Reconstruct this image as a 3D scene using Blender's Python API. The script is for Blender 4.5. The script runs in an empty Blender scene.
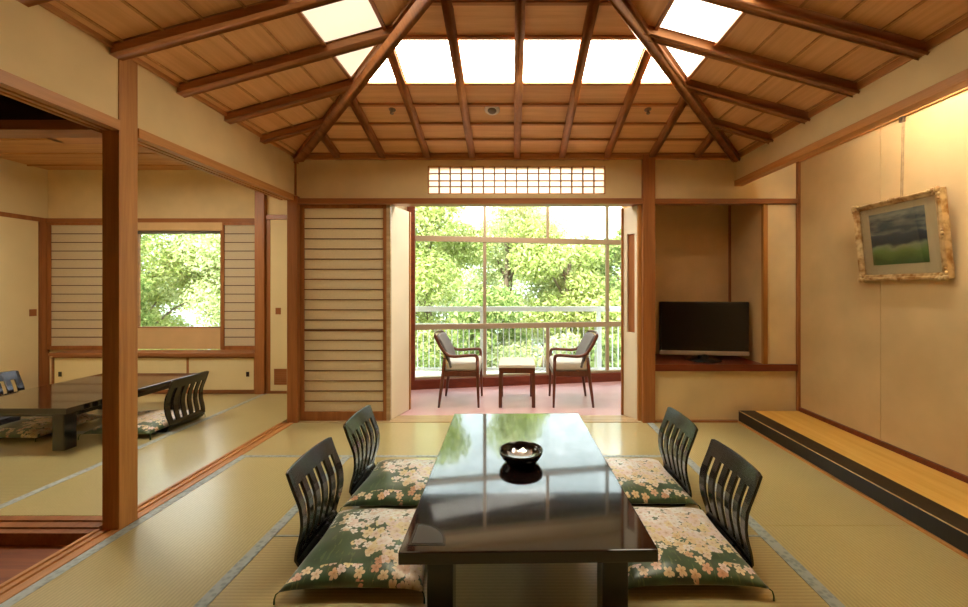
import bpy, bmesh, math, random
import numpy as np
from mathutils import Vector, Matrix
random.seed(7)
S = bpy.context.scene
COL = S.collection
PI = math.pi

# ------------------------------------------------------------------ colours / materials
def lin(r, g, b):
    f = lambda c: (c/255/12.92) if c/255 <= .04045 else ((c/255+.055)/1.055)**2.4
    return (f(r), f(g), f(b), 1.0)

class NT:
    """tiny node-tree helper"""
    def __init__(s, name):
        s.m = bpy.data.materials.new(name); s.m.use_nodes = True
        s.t = s.m.node_tree; s.n = s.t.nodes; s.l = s.t.links
        s.b = s.n['Principled BSDF']; s.out = s.n['Material Output']
    def node(s, typ, **kw):
        n = s.n.new(typ)
        for k, v in kw.items():
            setattr(n, k, v)
        return n
    def link(s, a, b): s.l.new(a, b)
    def math(s, op, a, b=None, c=None):
        n = s.node('ShaderNodeMath', operation=op)
        for i, v in enumerate((a, b, c)):
            if v is None: continue
            if isinstance(v, (int, float)): n.inputs[i].default_value = v
            else: s.link(v, n.inputs[i])
        return n.outputs[0]
    def ramp(s, fac, stops):
        n = s.node('ShaderNodeValToRGB')
        e = n.color_ramp.elements
        while len(e) < len(stops): e.new(.5)
        for i, (p, c) in enumerate(stops):
            e[i].position = p; e[i].color = c
        s.link(fac, n.inputs[0]); return n.outputs[0]
    def mix(s, fac, a, b):
        n = s.node('ShaderNodeMix', data_type='RGBA')
        if isinstance(fac, (int, float)): n.inputs[0].default_value = fac
        else: s.link(fac, n.inputs[0])
        for i, v in ((6, a), (7, b)):
            if isinstance(v, tuple): n.inputs[i].default_value = v
            else: s.link(v, n.inputs[i])
        return n.outputs[2]
    def bump(s, h, strength=.3, dist=.01):
        n = s.node('ShaderNodeBump'); n.inputs['Strength'].default_value = strength
        n.inputs['Distance'].default_value = dist
        s.link(h, n.inputs['Height']); s.link(n.outputs[0], s.b.inputs['Normal'])
    def set(s, **kw):
        for k, v in kw.items(): s.b.inputs[k.replace('_', ' ')].default_value = v
    def pos(s):
        return s.node('ShaderNodeNewGeometry').outputs['Position']
    def obj(s):
        return s.node('ShaderNodeTexCoord').outputs['Object']
    def mapping(s, vec, scale=(1, 1, 1), loc=(0, 0, 0)):
        n = s.node('ShaderNodeMapping'); n.inputs['Scale'].default_value = scale
        n.inputs['Location'].default_value = loc
        s.link(vec, n.inputs[0]); return n.outputs[0]
    def noise(s, vec, scale=5, detail=3):
        n = s.node('ShaderNodeTexNoise'); n.inputs['Scale'].default_value = scale
        n.inputs['Detail'].default_value = detail
        if vec is not None: s.link(vec, n.inputs[0])
        return n.outputs[0]

def plain(name, col, rough=.5, spec=.5, metal=0.0):
    a = NT(name); a.set(Base_Color=col, Roughness=rough, Metallic=metal)
    a.b.inputs['Specular IOR Level'].default_value = spec
    return a.m

def plaster(name, col, amt=.10, scale=260):
    a = NT(name); p = a.pos()
    n = a.noise(p, scale, 2); n2 = a.noise(p, 3, 3)
    d = tuple(c*(1-amt) for c in col[:3])+(1,); l = tuple(min(1, c*(1+amt*.6)) for c in col[:3])+(1,)
    c = a.ramp(n2, [(.3, d), (.7, l)])
    a.link(c, a.b.inputs['Base Color']); a.set(Roughness=.85)
    a.b.inputs['Specular IOR Level'].default_value = .25
    a.bump(n, .12, .002); return a.m

def wood(name, c1, c2, axis='z', rough=.45, scale=1.0, spec=.4, coords='pos'):
    """grain lines run along the given axis"""
    a = NT(name); p = a.pos() if coords == 'pos' else a.obj()
    sc = {'x': (1.2, 26, 26), 'y': (26, 1.2, 26), 'z': (26, 26, 1.2)}[axis]
    v = a.mapping(p, tuple(k*scale for k in sc))
    n = a.noise(v, 1.0, 5)
    n2 = a.noise(a.mapping(p, tuple(k*scale*4 for k in sc)), 1.0, 3)
    f = a.math('ADD', a.math('MULTIPLY', n, .75), a.math('MULTIPLY', n2, .25))
    a.link(a.ramp(f, [(.33, c1), (.66, c2)]), a.b.inputs['Base Color'])
    a.set(Roughness=rough); a.b.inputs['Specular IOR Level'].default_value = spec
    a.bump(n2, .05, .002); return a.m

def tatami(name, axis):
    """rush mat, ribs along the given axis"""
    a = NT(name); p = a.pos()
    sep = a.node('ShaderNodeSeparateXYZ'); a.link(p, sep.inputs[0])
    across = sep.outputs['Y' if axis == 'x' else 'X']
    rib = a.math('SINE', a.math('MULTIPLY', across, 2*PI/.017))
    rib01 = a.math('MULTIPLY_ADD', rib, .5, .5)
    fine = a.noise(a.mapping(p, (600, 40, 1) if axis == 'y' else (40, 600, 1)), 1, 2)
    blot = a.noise(p, 1.7, 4)
    c = a.ramp(a.math('ADD', a.math('MULTIPLY', fine, .6), a.math('MULTIPLY', blot, .4)),
               [(.3, lin(178, 166, 112)), (.7, lin(206, 194, 140))])
    c = a.mix(a.math('MULTIPLY', a.math('SUBTRACT', 1.0, rib01), .30), c, lin(120, 114, 76))
    a.link(c, a.b.inputs['Base Color'])
    a.set(Roughness=.30); a.b.inputs['Specular IOR Level'].default_value = 1.0 if axis == 'x' else .6
    a.b.inputs['Coat Weight'].default_value = 1.0 if axis == 'x' else .12; a.b.inputs['Coat Roughness'].default_value = .17
    h = a.math('ADD', a.math('MULTIPLY', rib01, .6), a.math('MULTIPLY', fine, .3))
    a.bump(h, .06, .002); return a.m

def border_mat():
    a = NT('mat_border_cloth'); p = a.pos()
    w = a.node('ShaderNodeTexVoronoi'); w.inputs['Scale'].default_value = 45; a.link(p, w.inputs[0])
    a.link(a.ramp(w.outputs[0], [(.25, lin(142, 154, 154)), (.6, lin(168, 180, 180))]), a.b.inputs['Base Color'])
    a.set(Roughness=.5); return a.m

def lacquer(name, col, rough=.12, coat=.6):
    a = NT(name); p = a.obj()
    n = a.noise(a.mapping(p, (3, 50, 3)), 1, 3)
    a.link(a.ramp(n, [(.3, col), (.75, tuple(min(1, c*1.7+.002) for c in col[:3])+(1,))]), a.b.inputs['Base Color'])
    a.set(Roughness=rough); a.b.inputs['Coat Weight'].default_value = coat
    a.b.inputs['Coat Roughness'].default_value = rough*.6
    return a.m

def tabletop_mat():
    a = NT('table_lacquer'); p = a.obj()
    n = a.noise(a.mapping(p, (34, 1.6, 3)), 1, 4)
    n2 = a.noise(a.mapping(p, (5, 34, 3)), 1, 3)
    n3 = a.noise(a.mapping(p, (30, 30, 3)), 1, 3)
    a.link(a.ramp(n2, [(.3, lin(16, 10, 10)), (.75, lin(30, 18, 16))]), a.b.inputs['Base Color'])
    r = a.math('ADD', .05, a.math('ADD', a.math('MULTIPLY', n2, .08), a.math('MULTIPLY', n, .05)))
    a.link(r, a.b.inputs['Roughness'])
    a.b.inputs['Specular IOR Level'].default_value = .15
    a.b.inputs['Coat Weight'].default_value = 1.0
    a.b.inputs['Coat IOR'].default_value = 1.62
    a.link(a.math('MULTIPLY', r, .45), a.b.inputs['Coat Roughness'])
    return a.m

def paper(name, col, trans=.5):
    a = NT(name); p = a.pos()
    n = a.noise(p, 60, 4)
    c = a.ramp(n, [(.3, tuple(k*.93 for k in col[:3])+(1,)), (.7, col)])
    d = a.node('ShaderNodeBsdfDiffuse'); t = a.node('ShaderNodeBsdfTranslucent')
    a.link(c, d.inputs[0]); a.link(c, t.inputs[0])
    m = a.node('ShaderNodeMixShader'); m.inputs[0].default_value = trans
    a.link(d.outputs[0], m.inputs[1]); a.link(t.outputs[0], m.inputs[2])
    a.link(m.outputs[0], a.out.inputs[0]); return a.m

def pane_glass(name, tint=(.95, .97, .95, 1), refl=.07):
    a = NT(name)
    tr = a.node('ShaderNodeBsdfTransparent'); tr.inputs[0].default_value = tint
    g = a.node('ShaderNodeBsdfGlossy'); g.inputs['Roughness'].default_value = .0
    lw = a.node('ShaderNodeLayerWeight'); lw.inputs[0].default_value = .25
    m = a.node('ShaderNodeMixShader')
    a.link(a.math('MULTIPLY_ADD', lw.outputs['Fresnel'], .6, refl*.5), m.inputs[0])
    a.link(tr.outputs[0], m.inputs[1]); a.link(g.outputs[0], m.inputs[2])
    a.link(m.outputs[0], a.out.inputs[0]); return a.m

def light_mat(name, col, strength):
    a = NT(name); a.set(Base_Color=lin(225, 215, 190), Roughness=.25)
    a.b.inputs['Emission Color'].default_value = col
    a.b.inputs['Emission Strength'].default_value = strength
    return a.m

def floral(name, dx, dy, c0, nseed):
    """satin cushion cloth: green ground with clusters of five-petalled flowers"""
    a = NT(name); o = a.obj()
    sep = a.node('ShaderNodeSeparateXYZ'); a.link(o, sep.inputs[0])
    flat = a.node('ShaderNodeCombineXYZ'); a.link(sep.outputs[0], flat.inputs[0]); a.link(sep.outputs[1], flat.inputs[1])
    P = flat.outputs[0]
    green = a.ramp(a.noise(P, 9, 3), [(.3, lin(38, 62, 30)), (.7, lin(62, 98, 52))])
    # leaf streaks
    lv = a.noise(a.mapping(P, (70, 18, 1)), 1, 2)
    col = a.mix(a.math('MULTIPLY', a.math('GREATER_THAN', lv, .62), .5), green, lin(110, 128, 70))
    nz = a.noise(a.mapping(P, (1, 1, 1), (nseed, nseed*.7, 0)), 7, 2)
    field = a.math('ADD', a.math('ADD', a.math('MULTIPLY', sep.outputs[0], dx), a.math('MULTIPLY', sep.outputs[1], dy)),
                   a.math('MULTIPLY', a.math('SUBTRACT', nz, .5), .55))
    strip = a.math('MULTIPLY', a.math('LESS_THAN', sep.outputs[1], -.19), a.math('GREATER_THAN', sep.outputs[1], -.25))
    for k, (scale, ox, thr, pr) in enumerate(((11, .0, c0+.05, .48), (14, 3.1, c0, .46), (12.5, 7.3, c0+.02, .46), (20, 5.2, c0-.05, .44))):
        v = a.node('ShaderNodeTexVoronoi', voronoi_dimensions='2D'); v.inputs['Scale'].default_value = 1.0
        v.inputs['Randomness'].default_value = .8
        q = a.mapping(P, (scale, scale, 1), (ox+nseed, ox*1.7, 0))
        a.link(q, v.inputs['Vector'])
        df = a.node('ShaderNodeVectorMath', operation='SUBTRACT')
        a.link(q, df.inputs[0]); a.link(v.outputs['Position'], df.inputs[1])
        s2 = a.node('ShaderNodeSeparateXYZ'); a.link(df.outputs[0], s2.inputs[0])
        ang = a.math('ARCTAN2', s2.outputs[1], s2.outputs[0])
        sc = a.node('ShaderNodeSeparateColor'); a.link(v.outputs['Color'], sc.inputs[0])
        ph = a.math('MULTIPLY', sc.outputs[1], 6.28)
        pet = a.math('ABSOLUTE', a.math('COSINE', a.math('ADD', a.math('MULTIPLY', ang, 2.5), ph)))
        R = a.math('MULTIPLY', a.math('MULTIPLY_ADD', a.math('POWER', pet, .6), .62, .38), pr)
        inside = a.math('LESS_THAN', v.outputs['Distance'], R)
        reg = a.math('GREATER_THAN', field, thr)
        if k == 3: reg = a.math('MAXIMUM', reg, strip)
        mask = a.math('MULTIPLY', inside, reg)
        pal = a.ramp(a.math('MULTIPLY_ADD', sc.outputs[0], .55, a.math('MULTIPLY_ADD', sep.outputs[1], -.95, .14)),
                     [(.18, lin(240, 240, 236)), (.40, lin(232, 212, 206)), (.62, lin(232, 218, 164)), (.90, lin(206, 146, 116))])
        tone = a.ramp(a.math('DIVIDE', v.outputs['Distance'], R),
                      [(.0, lin(200, 170, 120)), (.22, lin(240, 232, 220)), (.6, (1, 1, 1, 1))])
        mul = a.node('ShaderNodeMix', data_type='RGBA', blend_type='MULTIPLY'); mul.inputs[0].default_value = 1
        a.link(pal, mul.inputs[6]); a.link(tone, mul.inputs[7])
        col = a.mix(mask, col, mul.outputs[2])
    a.link(col, a.b.inputs['Base Color']); a.set(Roughness=.34)
    a.b.inputs['Specular IOR Level'].default_value = .8
    a.b.inputs['Sheen Weight'].default_value = .4
    a.bump(a.noise(o, 240, 2), .06, .002)
    return a.m

M = {}
M['wall'] = plaster('wall_plaster', lin(224, 202, 154))
M['wall_tan'] = plaster('tokonoma_plaster', lin(210, 182, 132))
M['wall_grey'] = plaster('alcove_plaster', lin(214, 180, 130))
M['wall_white'] = plaster('white_plaster', lin(226, 216, 192), .05)
M['post'] = wood('cedar_post', lin(160, 106, 50), lin(190, 134, 70), 'z')
M['postx'] = wood('cedar_rail_x', lin(166, 108, 58), lin(194, 134, 78), 'x')
M['posty'] = wood('cedar_rail_y', lin(174, 118, 62), lin(202, 144, 84), 'y')
M['brownz'] = wood('brown_wood_z', lin(140, 86, 44), lin(168, 108, 58), 'z')
M['brownx'] = wood('brown_wood_x', lin(138, 84, 46), lin(166, 108, 62), 'x', .35)
M['browny'] = wood('brown_wood_y', lin(138, 84, 46), lin(166, 108, 62), 'y', .35)
M['redx'] = wood('red_brown_wood', lin(96, 40, 20), lin(124, 56, 30), 'x', .35)
M['board_b'] = wood('ceiling_board_back', lin(216, 162, 108), lin(234, 184, 128), 'x', .5)
M['board_s'] = wood('ceiling_board_side', lin(216, 162, 108), lin(234, 184, 128), 'y', .5)
M['beam'] = wood('ceiling_beam', lin(156, 98, 52), lin(190, 126, 74), 'y', .4)
M['beamx'] = wood('ceiling_beam_x', lin(160, 102, 56), lin(192, 130, 78), 'x', .4)
M['darkwood'] = wood('dark_transom_wood', lin(34, 16, 9), lin(52, 26, 14), 'x', .6, spec=.2)
M['orange'] = wood('corridor_boards', lin(120, 58, 20), lin(156, 84, 32), 'x', .45)
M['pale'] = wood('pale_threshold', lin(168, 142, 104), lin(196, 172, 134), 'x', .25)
M['cedar2'] = wood('side_room_ceiling', lin(178, 126, 72), lin(206, 156, 98), 'x', .55)
M['tatx'] = tatami('tatami_rush_across', 'x')
M['taty'] = tatami('tatami_rush_along', 'y')
M['border'] = border_mat()
M['table'] = tabletop_mat()
M['lacq'] = lacquer('black_lacquer', lin(12, 8, 8), .2, .4)
M['bowl'] = lacquer('bowl_lacquer', lin(9, 6, 6), .15, .3)
M['kamachi'] = lacquer('black_step_lacquer', lin(20, 12, 9), .42, .0)
M['tokofloor'] = wood('alcove_straw_top', lin(226, 182, 84), lin(240, 202, 112), 'y', .42)
M['paper'] = paper('shoji_paper', lin(236, 222, 190), .35)
M['paper_thin'] = paper('transom_paper', lin(255, 240, 226), .9)
M['fusuma'] = plaster('fusuma_paper', lin(224, 206, 158), .04)
M['lat'] = wood('lattice_wood', lin(96, 62, 34), lin(128, 86, 50), 'x', .5)
M['alu'] = plain('bronze_aluminium', lin(172, 152, 126), .35, .5, .25)
M['glass'] = pane_glass('window_glass')
M['pglass'] = pane_glass('picture_glass', (.98, .98, .98, 1), .12)
M['lampb'] = light_mat('lit_panel', lin(255, 244, 216), 10.5)
M['lampr'] = light_mat('side_lit_panel', lin(255, 244, 216), 2.6)
M['lampl'] = light_mat('dim_lit_panel', lin(255, 240, 205), .42)
M['lamp2'] = light_mat('side_room_lamp', lin(255, 242, 220), 20.0)
M['lampt'] = light_mat('strip_lamp_glow', lin(255, 252, 240), 50.0)
M['silver'] = plain('silver_metal', lin(200, 200, 200), .25, .5, 1.0)
M['chrome'] = plain('sprinkler_metal', lin(150, 130, 110), .3, .5, .9)
M['whitepl'] = plain('white_plastic', lin(225, 215, 200), .4)
M['greypl'] = plain('grey_plastic', lin(120, 110, 100), .5)
M['screen'] = plain('screen_glass', lin(16, 14, 15), .18, .5)
M['bezel'] = plain('bezel_plastic', lin(20, 18, 18), .25, .5)
M['silpl'] = plain('silver_plastic', lin(170, 160, 140), .35, .5, .3)
M['railw'] = plain('white_railing_paint', lin(232, 236, 238), .4)
M['whitetop'] = plain('white_table_top', lin(226, 222, 210), .25)
M['seatw'] = plain('seat_cloth', lin(214, 212, 204), .8, .2)
M['backg'] = plain('back_cloth', lin(120, 116, 114), .75, .2)
M['backc'] = plain('cream_back_panel', lin(222, 202, 160), .7, .2)
M['chairw'] = wood('chair_wood', lin(84, 42, 24), lin(112, 60, 34), 'z', .35, 1, .5, 'obj')
M['pullb'] = plain('black_pull', lin(40, 28, 22), .4)
M['pullw'] = plain('brown_pull', lin(150, 90, 45), .4)
M['tassel'] = plain('tassel_thread', lin(70, 96, 58), .8, .2)
M['flowL'] = floral('floral_cloth_left', .75, .55, -.035, 0.0)
M['flowR'] = floral('floral_cloth_right', .22, .85, -.085, 4.3)

def carpet():
    a = NT('pink_carpet'); p = a.pos()
    n = a.noise(p, 180, 3); n2 = a.noise(p, 4, 3)
    f = a.math('ADD', a.math('MULTIPLY', n, .6), a.math('MULTIPLY', n2, .4))
    a.link(a.ramp(f, [(.35, lin(192, 136, 142)), (.65, lin(216, 168, 172))]), a.b.inputs['Base Color'])
    a.set(Roughness=.4); a.b.inputs['Specular IOR Level'].default_value = 1.0; a.b.inputs['Sheen Weight'].default_value = .5
    a.bump(n, .05, .002); return a.m
M['carpet'] = carpet()

def gold():
    a = NT('gilt_frame'); p = a.obj()
    n = a.noise(p, 22, 3)
    a.link(a.ramp(n, [(.35, lin(160, 116, 60)), (.62, lin(222, 194, 140))]), a.b.inputs['Base Color'])
    a.set(Roughness=.38, Metallic=.55); a.bump(n, .2, .004); return a.m
M['gold'] = gold()
M['matcard'] = plain('cream_mount', lin(214, 200, 160), .8, .2)

def painting():
    a = NT('landscape_paint'); o = a.obj()
    sep = a.node('ShaderNodeSeparateXYZ'); a.link(o, sep.inputs[0])
    w = a.noise(a.mapping(o, (9, 9, 9)), 1, 4)
    h = a.math('ADD', sep.outputs[2], a.math('MULTIPLY', a.math('SUBTRACT', w, .5), .09))
    cl = a.ramp(a.noise(a.mapping(o, (6, 6, 22)), 1, 4), [(.38, lin(66, 94, 100)), (.62, lin(160, 168, 150))])
    base = a.ramp(a.math('MULTIPLY_ADD', h, 2.6, .5),
                  [(.10, lin(74, 112, 62)), (.26, lin(120, 156, 84)), (.34, lin(150, 166, 130)), (.40, lin(50, 76, 84)), (.56, lin(62, 88, 102)), (.60, lin(120, 136, 130))])
    sky = a.math('GREATER_THAN', h, .035)
    a.link(a.mix(sky, base, cl), a.b.inputs['Base Color']); a.set(Roughness=.6)
    a.bump(w, .2, .004); return a.m
M['paint'] = painting()

def leafmat(name, c1, c2, c3):
    a = NT(name)
    g = a.node('ShaderNodeNewGeometry')
    c = a.ramp(g.outputs['Random Per Island'], [(.0, c1), (.5, c2), (1., c3)])
    d = a.node('ShaderNodeBsdfDiffuse'); t = a.node('ShaderNodeBsdfTranslucent')
    a.link(c, d.inputs[0]); a.link(c, t.inputs[0])
    m = a.node('ShaderNodeMixShader'); m.inputs[0].default_value = .45
    a.link(d.outputs[0], m.inputs[1]); a.link(t.outputs[0], m.inputs[2])
    a.link(m.outputs[0], a.out.inputs[0]); return a.m
M['leafA'] = leafmat('leaf_spring', lin(128, 148, 72), lin(172, 184, 110), lin(206, 210, 150))
M['leafB'] = leafmat('leaf_mid', lin(92, 118, 62), lin(142, 162, 94), lin(190, 198, 132))
M['leafC'] = leafmat('leaf_pale', lin(152, 168, 106), lin(190, 198, 144), lin(216, 220, 174))
M['bark'] = plain('bark', lin(110, 98, 82), .9, .1)

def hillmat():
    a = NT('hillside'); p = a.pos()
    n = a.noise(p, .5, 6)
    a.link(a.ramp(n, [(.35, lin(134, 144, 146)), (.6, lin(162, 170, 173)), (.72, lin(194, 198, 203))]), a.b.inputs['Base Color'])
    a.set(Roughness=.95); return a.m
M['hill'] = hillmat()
def groundmat():
    a = NT('garden_ground'); p = a.pos()
    n = a.noise(p, 2.2, 6)
    a.link(a.ramp(n, [(.35, lin(150, 170, 110)), (.55, lin(206, 208, 168)), (.7, lin(236, 234, 222))]), a.b.inputs['Base Color'])
    a.set(Roughness=.95); return a.m
M['ground'] = groundmat()
M['slab'] = plain('outdoor_slab', lin(222, 220, 212), .8)

# ------------------------------------------------------------------ mesh builder
class MB:
    def __init__(s): s.bm = bmesh.new()
    def _add(s, tmp, smooth=False):
        me = bpy.data.meshes.new('tmp'); tmp.to_mesh(me); tmp.free()
        if smooth:
            for p in me.polygons: p.use_smooth = True
        s.bm.from_mesh(me); bpy.data.meshes.remove(me)
        return s
    def box(s, x0, x1, y0, y1, z0, z1, bev=0.0, seg=2, mat=None):
        t = bmesh.new(); bmesh.ops.create_cube(t, size=1)
        for v in t.verts:
            v.co = Vector(((x0+x1)/2+v.co.x*(x1-x0), (y0+y1)/2+v.co.y*(y1-y0), (z0+z1)/2+v.co.z*(z1-z0)))
        if bev: bmesh.ops.bevel(t, geom=t.edges[:], offset=bev, segments=seg, affect='EDGES', profile=.5)
        if mat is not None: bmesh.ops.transform(t, matrix=mat, verts=t.verts)
        return s._add(t)
    def bar(s, A, B, w, h, up=(0, 0, 1), bev=0.0, taper=None):
        A = Vector(A); B = Vector(B); d = (B-A); L = d.length; d.normalize()
        up = Vector(up); side = d.cross(up).normalized(); u = side.cross(d).normalized()
        t = bmesh.new(); bmesh.ops.create_cube(t, size=1)
        for v in t.verts:
            k = 1.0
            if taper and v.co.x > 0: k = taper
            v.co = A + d*((v.co.x+.5)*L) + side*(v.co.y*w*k) + u*(v.co.z*h*k)
        if bev: bmesh.ops.bevel(t, geom=t.edges[:], offset=bev, segments=2, affect='EDGES', profile=.5)
        return s._add(t, bool(bev))
    def tube(s, pts, r, n=10, ry=None, closed_ends=True):
        """tube through points; r a number or list; ry = vertical radius factor"""
        pts = [Vector(p) for p in pts]; rs = r if isinstance(r, (list, tuple)) else [r]*len(pts)
        t = bmesh.new(); rings = []; prev = None
        for i, p in enumerate(pts):
            a = pts[max(0, i-1)]; b = pts[min(len(pts)-1, i+1)]
            d = (b-a).normalized()
            if prev is None:
                ref = Vector((0, 0, 1)) if abs(d.z) < .9 else Vector((0, 1, 0))
                sd = d.cross(ref).normalized()
            else: sd = (prev - d*prev.dot(d)).normalized()
            prev = sd; u = sd.cross(d).normalized()
            rings.append([t.verts.new(p + sd*(math.cos(2*PI*k/n)*rs[i]) + u*(math.sin(2*PI*k/n)*rs[i]*(ry or 1))) for k in range(n)])
        for a, b in zip(rings, rings[1:]):
            for k in range(n):
                t.faces.new((a[k], a[(k+1) % n], b[(k+1) % n], b[k]))
        if closed_ends:
            t.faces.new(rings[0][::-1]); t.faces.new(rings[-1])
        bmesh.ops.recalc_face_normals(t, faces=t.faces)
        return s._add(t, True)
    def lathe(s, prof, c=(0, 0, 0), n=40, smooth=True):
        t = bmesh.new(); rings = []
        for (r, z) in prof:
            if r < 1e-6: rings.append([t.verts.new((c[0], c[1], c[2]+z))])
            else: rings.append([t.verts.new((c[0]+r*math.cos(2*PI*k/n), c[1]+r*math.sin(2*PI*k/n), c[2]+z)) for k in range(n)])
        for a, b in zip(rings, rings[1:]):
            for k in range(n):
                q = [a[k % len(a)], a[(k+1) % len(a)], b[(k+1) % len(b)], b[k % len(b)]]
                u = []
                for v in q:
                    if v not in u: u.append(v)
                if len(u) > 2: t.faces.new(u)
        bmesh.ops.recalc_face_normals(t, faces=t.faces)
        return s._add(t, smooth)
    def prism(s, poly, d):
        """planar polygon (3D points) extruded by vector d"""
        t = bmesh.new(); d = Vector(d)
        a = [t.verts.new(p) for p in poly]; b = [t.verts.new(Vector(p)+d) for p in poly]
        n = len(a)
        t.faces.new(a[::-1]); t.faces.new(b)
        for k in range(n): t.faces.new((a[k], a[(k+1) % n], b[(k+1) % n], b[k]))
        bmesh.ops.recalc_face_normals(t, faces=t.faces)
        return s._add(t)
    def build(s, name, mat, parent=None, loc=None):
        me = bpy.data.meshes.new(name); s.bm.to_mesh(me); s.bm.free()
        me.materials.append(mat)
        o = bpy.data.objects.new(name, me); COL.objects.link(o)
        if parent is not None: o.parent = parent
        if loc is not None: o.location = loc
        return o

def tag(o, label, cat, group=None, kind=None):
    o['label'] = label; o['category'] = cat
    if group: o['group'] = group
    if kind: o['kind'] = kind
    return o
def thing(name, label, cat, loc=(0, 0, 0), rz=0, group=None):
    o = bpy.data.objects.new(name, None); COL.objects.link(o)
    o.location = loc; o.rotation_euler = (0, 0, rz)
    return tag(o, label, cat, group)
def struct(o, label=None, cat=None):
    o['kind'] = 'structure'
    if label: o['label'] = label
    if cat: o['category'] = cat
    return o
def copy_tree(o, parent=None):
    c = o.copy(); COL.objects.link(c)
    if parent is not None: c.parent = parent
    for ch in list(o.children): copy_tree(ch, c)
    return c

# ------------------------------------------------------------------ dimensions
XL, XK, XR, YB = -1.96, 2.04, 2.58, 3.60
YF = -1.2
ZE, PITCH = 2.39, .275
XLC, XKC, XM = -1.93, 2.03, .045

# ------------------------------------------------------------------ floors and mats
struct(MB().box(-2.08, 2.6, YF-.1, 3.75, -.12, -.05).build('floor', M['orange']), 'wooden subfloor beneath the woven straw mats', 'floor')
def mat(x0, x1, y0, y1, axis, edges, label, w=.045, group='tatami mats of the main room'):
    o = MB().box(x0+.001, x1-.001, y0+.001, y1-.001, -.05, 0, .002, 1).build('tatami_mat', M['tat'+axis])
    tag(o, label, 'tatami mat', group)
    for e in edges:
        b = MB()
        if e == 'l': b.box(x0+.001, x0+w, y0+.001, y1-.001, -.002, .0015)
        if e == 'r': b.box(x1-w, x1-.001, y0+.001, y1-.001, -.002, .0015)
        if e == 'n': b.box(x0+.001, x1-.001, y0+.001, y0+w*.65, -.002, .0015)
        if e == 'f': b.box(x0+.001, x1-.001, y1-w*.65, y1-.001, -.002, .0015)
        b.build('border', M['border'], o)
    return o
mat(-1.94, .04, 2.84, 3.57, 'x', 'n', 'straw mat lying in front of the slatted paper screen and left of the veranda threshold')
mat(.04, 1.20, 2.84, 3.57, 'x', 'n', 'straw mat between the far table end and the right half of the veranda threshold')
mat(-1.94, -1.15, .95, 2.84, 'y', 'lr', 'long straw mat between the wide groove sill and the left floor chairs', .05)
mat(-1.15, 1.20, 1.93, 2.84, 'x', 'n', 'straw mat under the far half of the low table', .02)
mat(-1.15, 1.20, 1.02, 1.93, 'x', '', 'ribbed straw mat under the near half of the low table')
mat(1.20, 2.03, 2.02, 3.57, 'y', 'l', 'straw mat below the television alcove, touching the black alcove step', .055)
mat(1.20, 2.03, .13, 2.02, 'y', 'l', 'straw mat at the near end of the black alcove step', .055)
struct(MB().box(-1.94, 2.03, YF, .13, -.05, 0).box(-1.94, -1.15, .13, .95, -.05, 0).box(-1.15, 1.20, .13, 1.02, -.05, 0).build('floor_near', M['tatx']), 'straw matting nearest the viewer', 'floor')

# second room floor
struct(MB().box(-5.7, -2.06, 2.10, 4.85, -.12, -.05).build('floor_side_room', M['orange']), 'subfloor of the side room', 'floor')
g2 = 'tatami mats of the side room'
mat(-2.83, -2.06, 2.11, 4.54, 'y', 'l', 'straw mat of the side room running along the groove sill', .05, g2)
mat(-5.56, -2.83, 3.32, 4.54, 'x', 'n', 'straw mat under the far half of the side-room table', .045, g2)
mat(-5.56, -2.83, 2.11, 3.32, 'x', 'f', 'straw mat under the near half of the side-room table', .045, g2)

# corridor
struct(MB().box(-3.35, -2.06, YF-.1, 1.965, -.12, -.055).build('floor_corridor', M['orange']), 'glossy orange wooden corridor floor', 'floor')

# sills of the left opening (grooved)
def groove_sill_y(y0, y1, z=.004):
    prof = [(-2.065, -.06), (-2.065, z), (-2.045, z), (-2.045, z-.008), (-2.02, z-.008), (-2.02, z), (-2.004, z), (-2.004, z-.008), (-1.98, z-.008), (-1.98, z), (-1.942, z), (-1.942, -.06)]
    return MB().prism([(a, y0, b) for a, b in prof], (0, y1-y0, 0))
struct(groove_sill_y(2.08, 3.56).build('trim_1', M['posty']), 'grooved wooden sill between the main room and the side room', 'sill')
struct(groove_sill_y(YF, 1.985).build('trim_2', M['posty']), 'wooden sill along the corridor edge', 'sill')
prof = [(1.95, -.06), (1.95, .004), (1.98, .004), (1.98, -.004), (2.0, -.004), (2.0, .004), (2.04, .004), (2.04, -.004), (2.06, -.004), (2.06, .004), (2.10, .004), (2.10, -.06)]
struct(MB().prism([(-5.6, a, b) for a, b in prof], (5.6-2.07, 0, 0)).build('trim_3', M['browny']), 'grooved sill between the corridor and the side room', 'sill')

# ------------------------------------------------------------------ posts and rails
struct(MB().box(-2.03, -1.945, 1.98, 2.08, -.05, 2.40, .003).build('trim_4', M['post']), 'tall square cedar pillar on the left standing free between two openings', 'pillar')
struct(MB().box(-2.0, -1.91, 3.555, 3.67, -.02, 2.02, .003).build('trim_5', M['brownz']), 'corner pillar left of the slatted paper screen', 'pillar')
struct(MB().box(1.165, 1.275, 3.555, 3.68, -.02, 2.40, .003).build('trim_6', M['brownz']), 'pillar right of the veranda opening', 'pillar')
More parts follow.
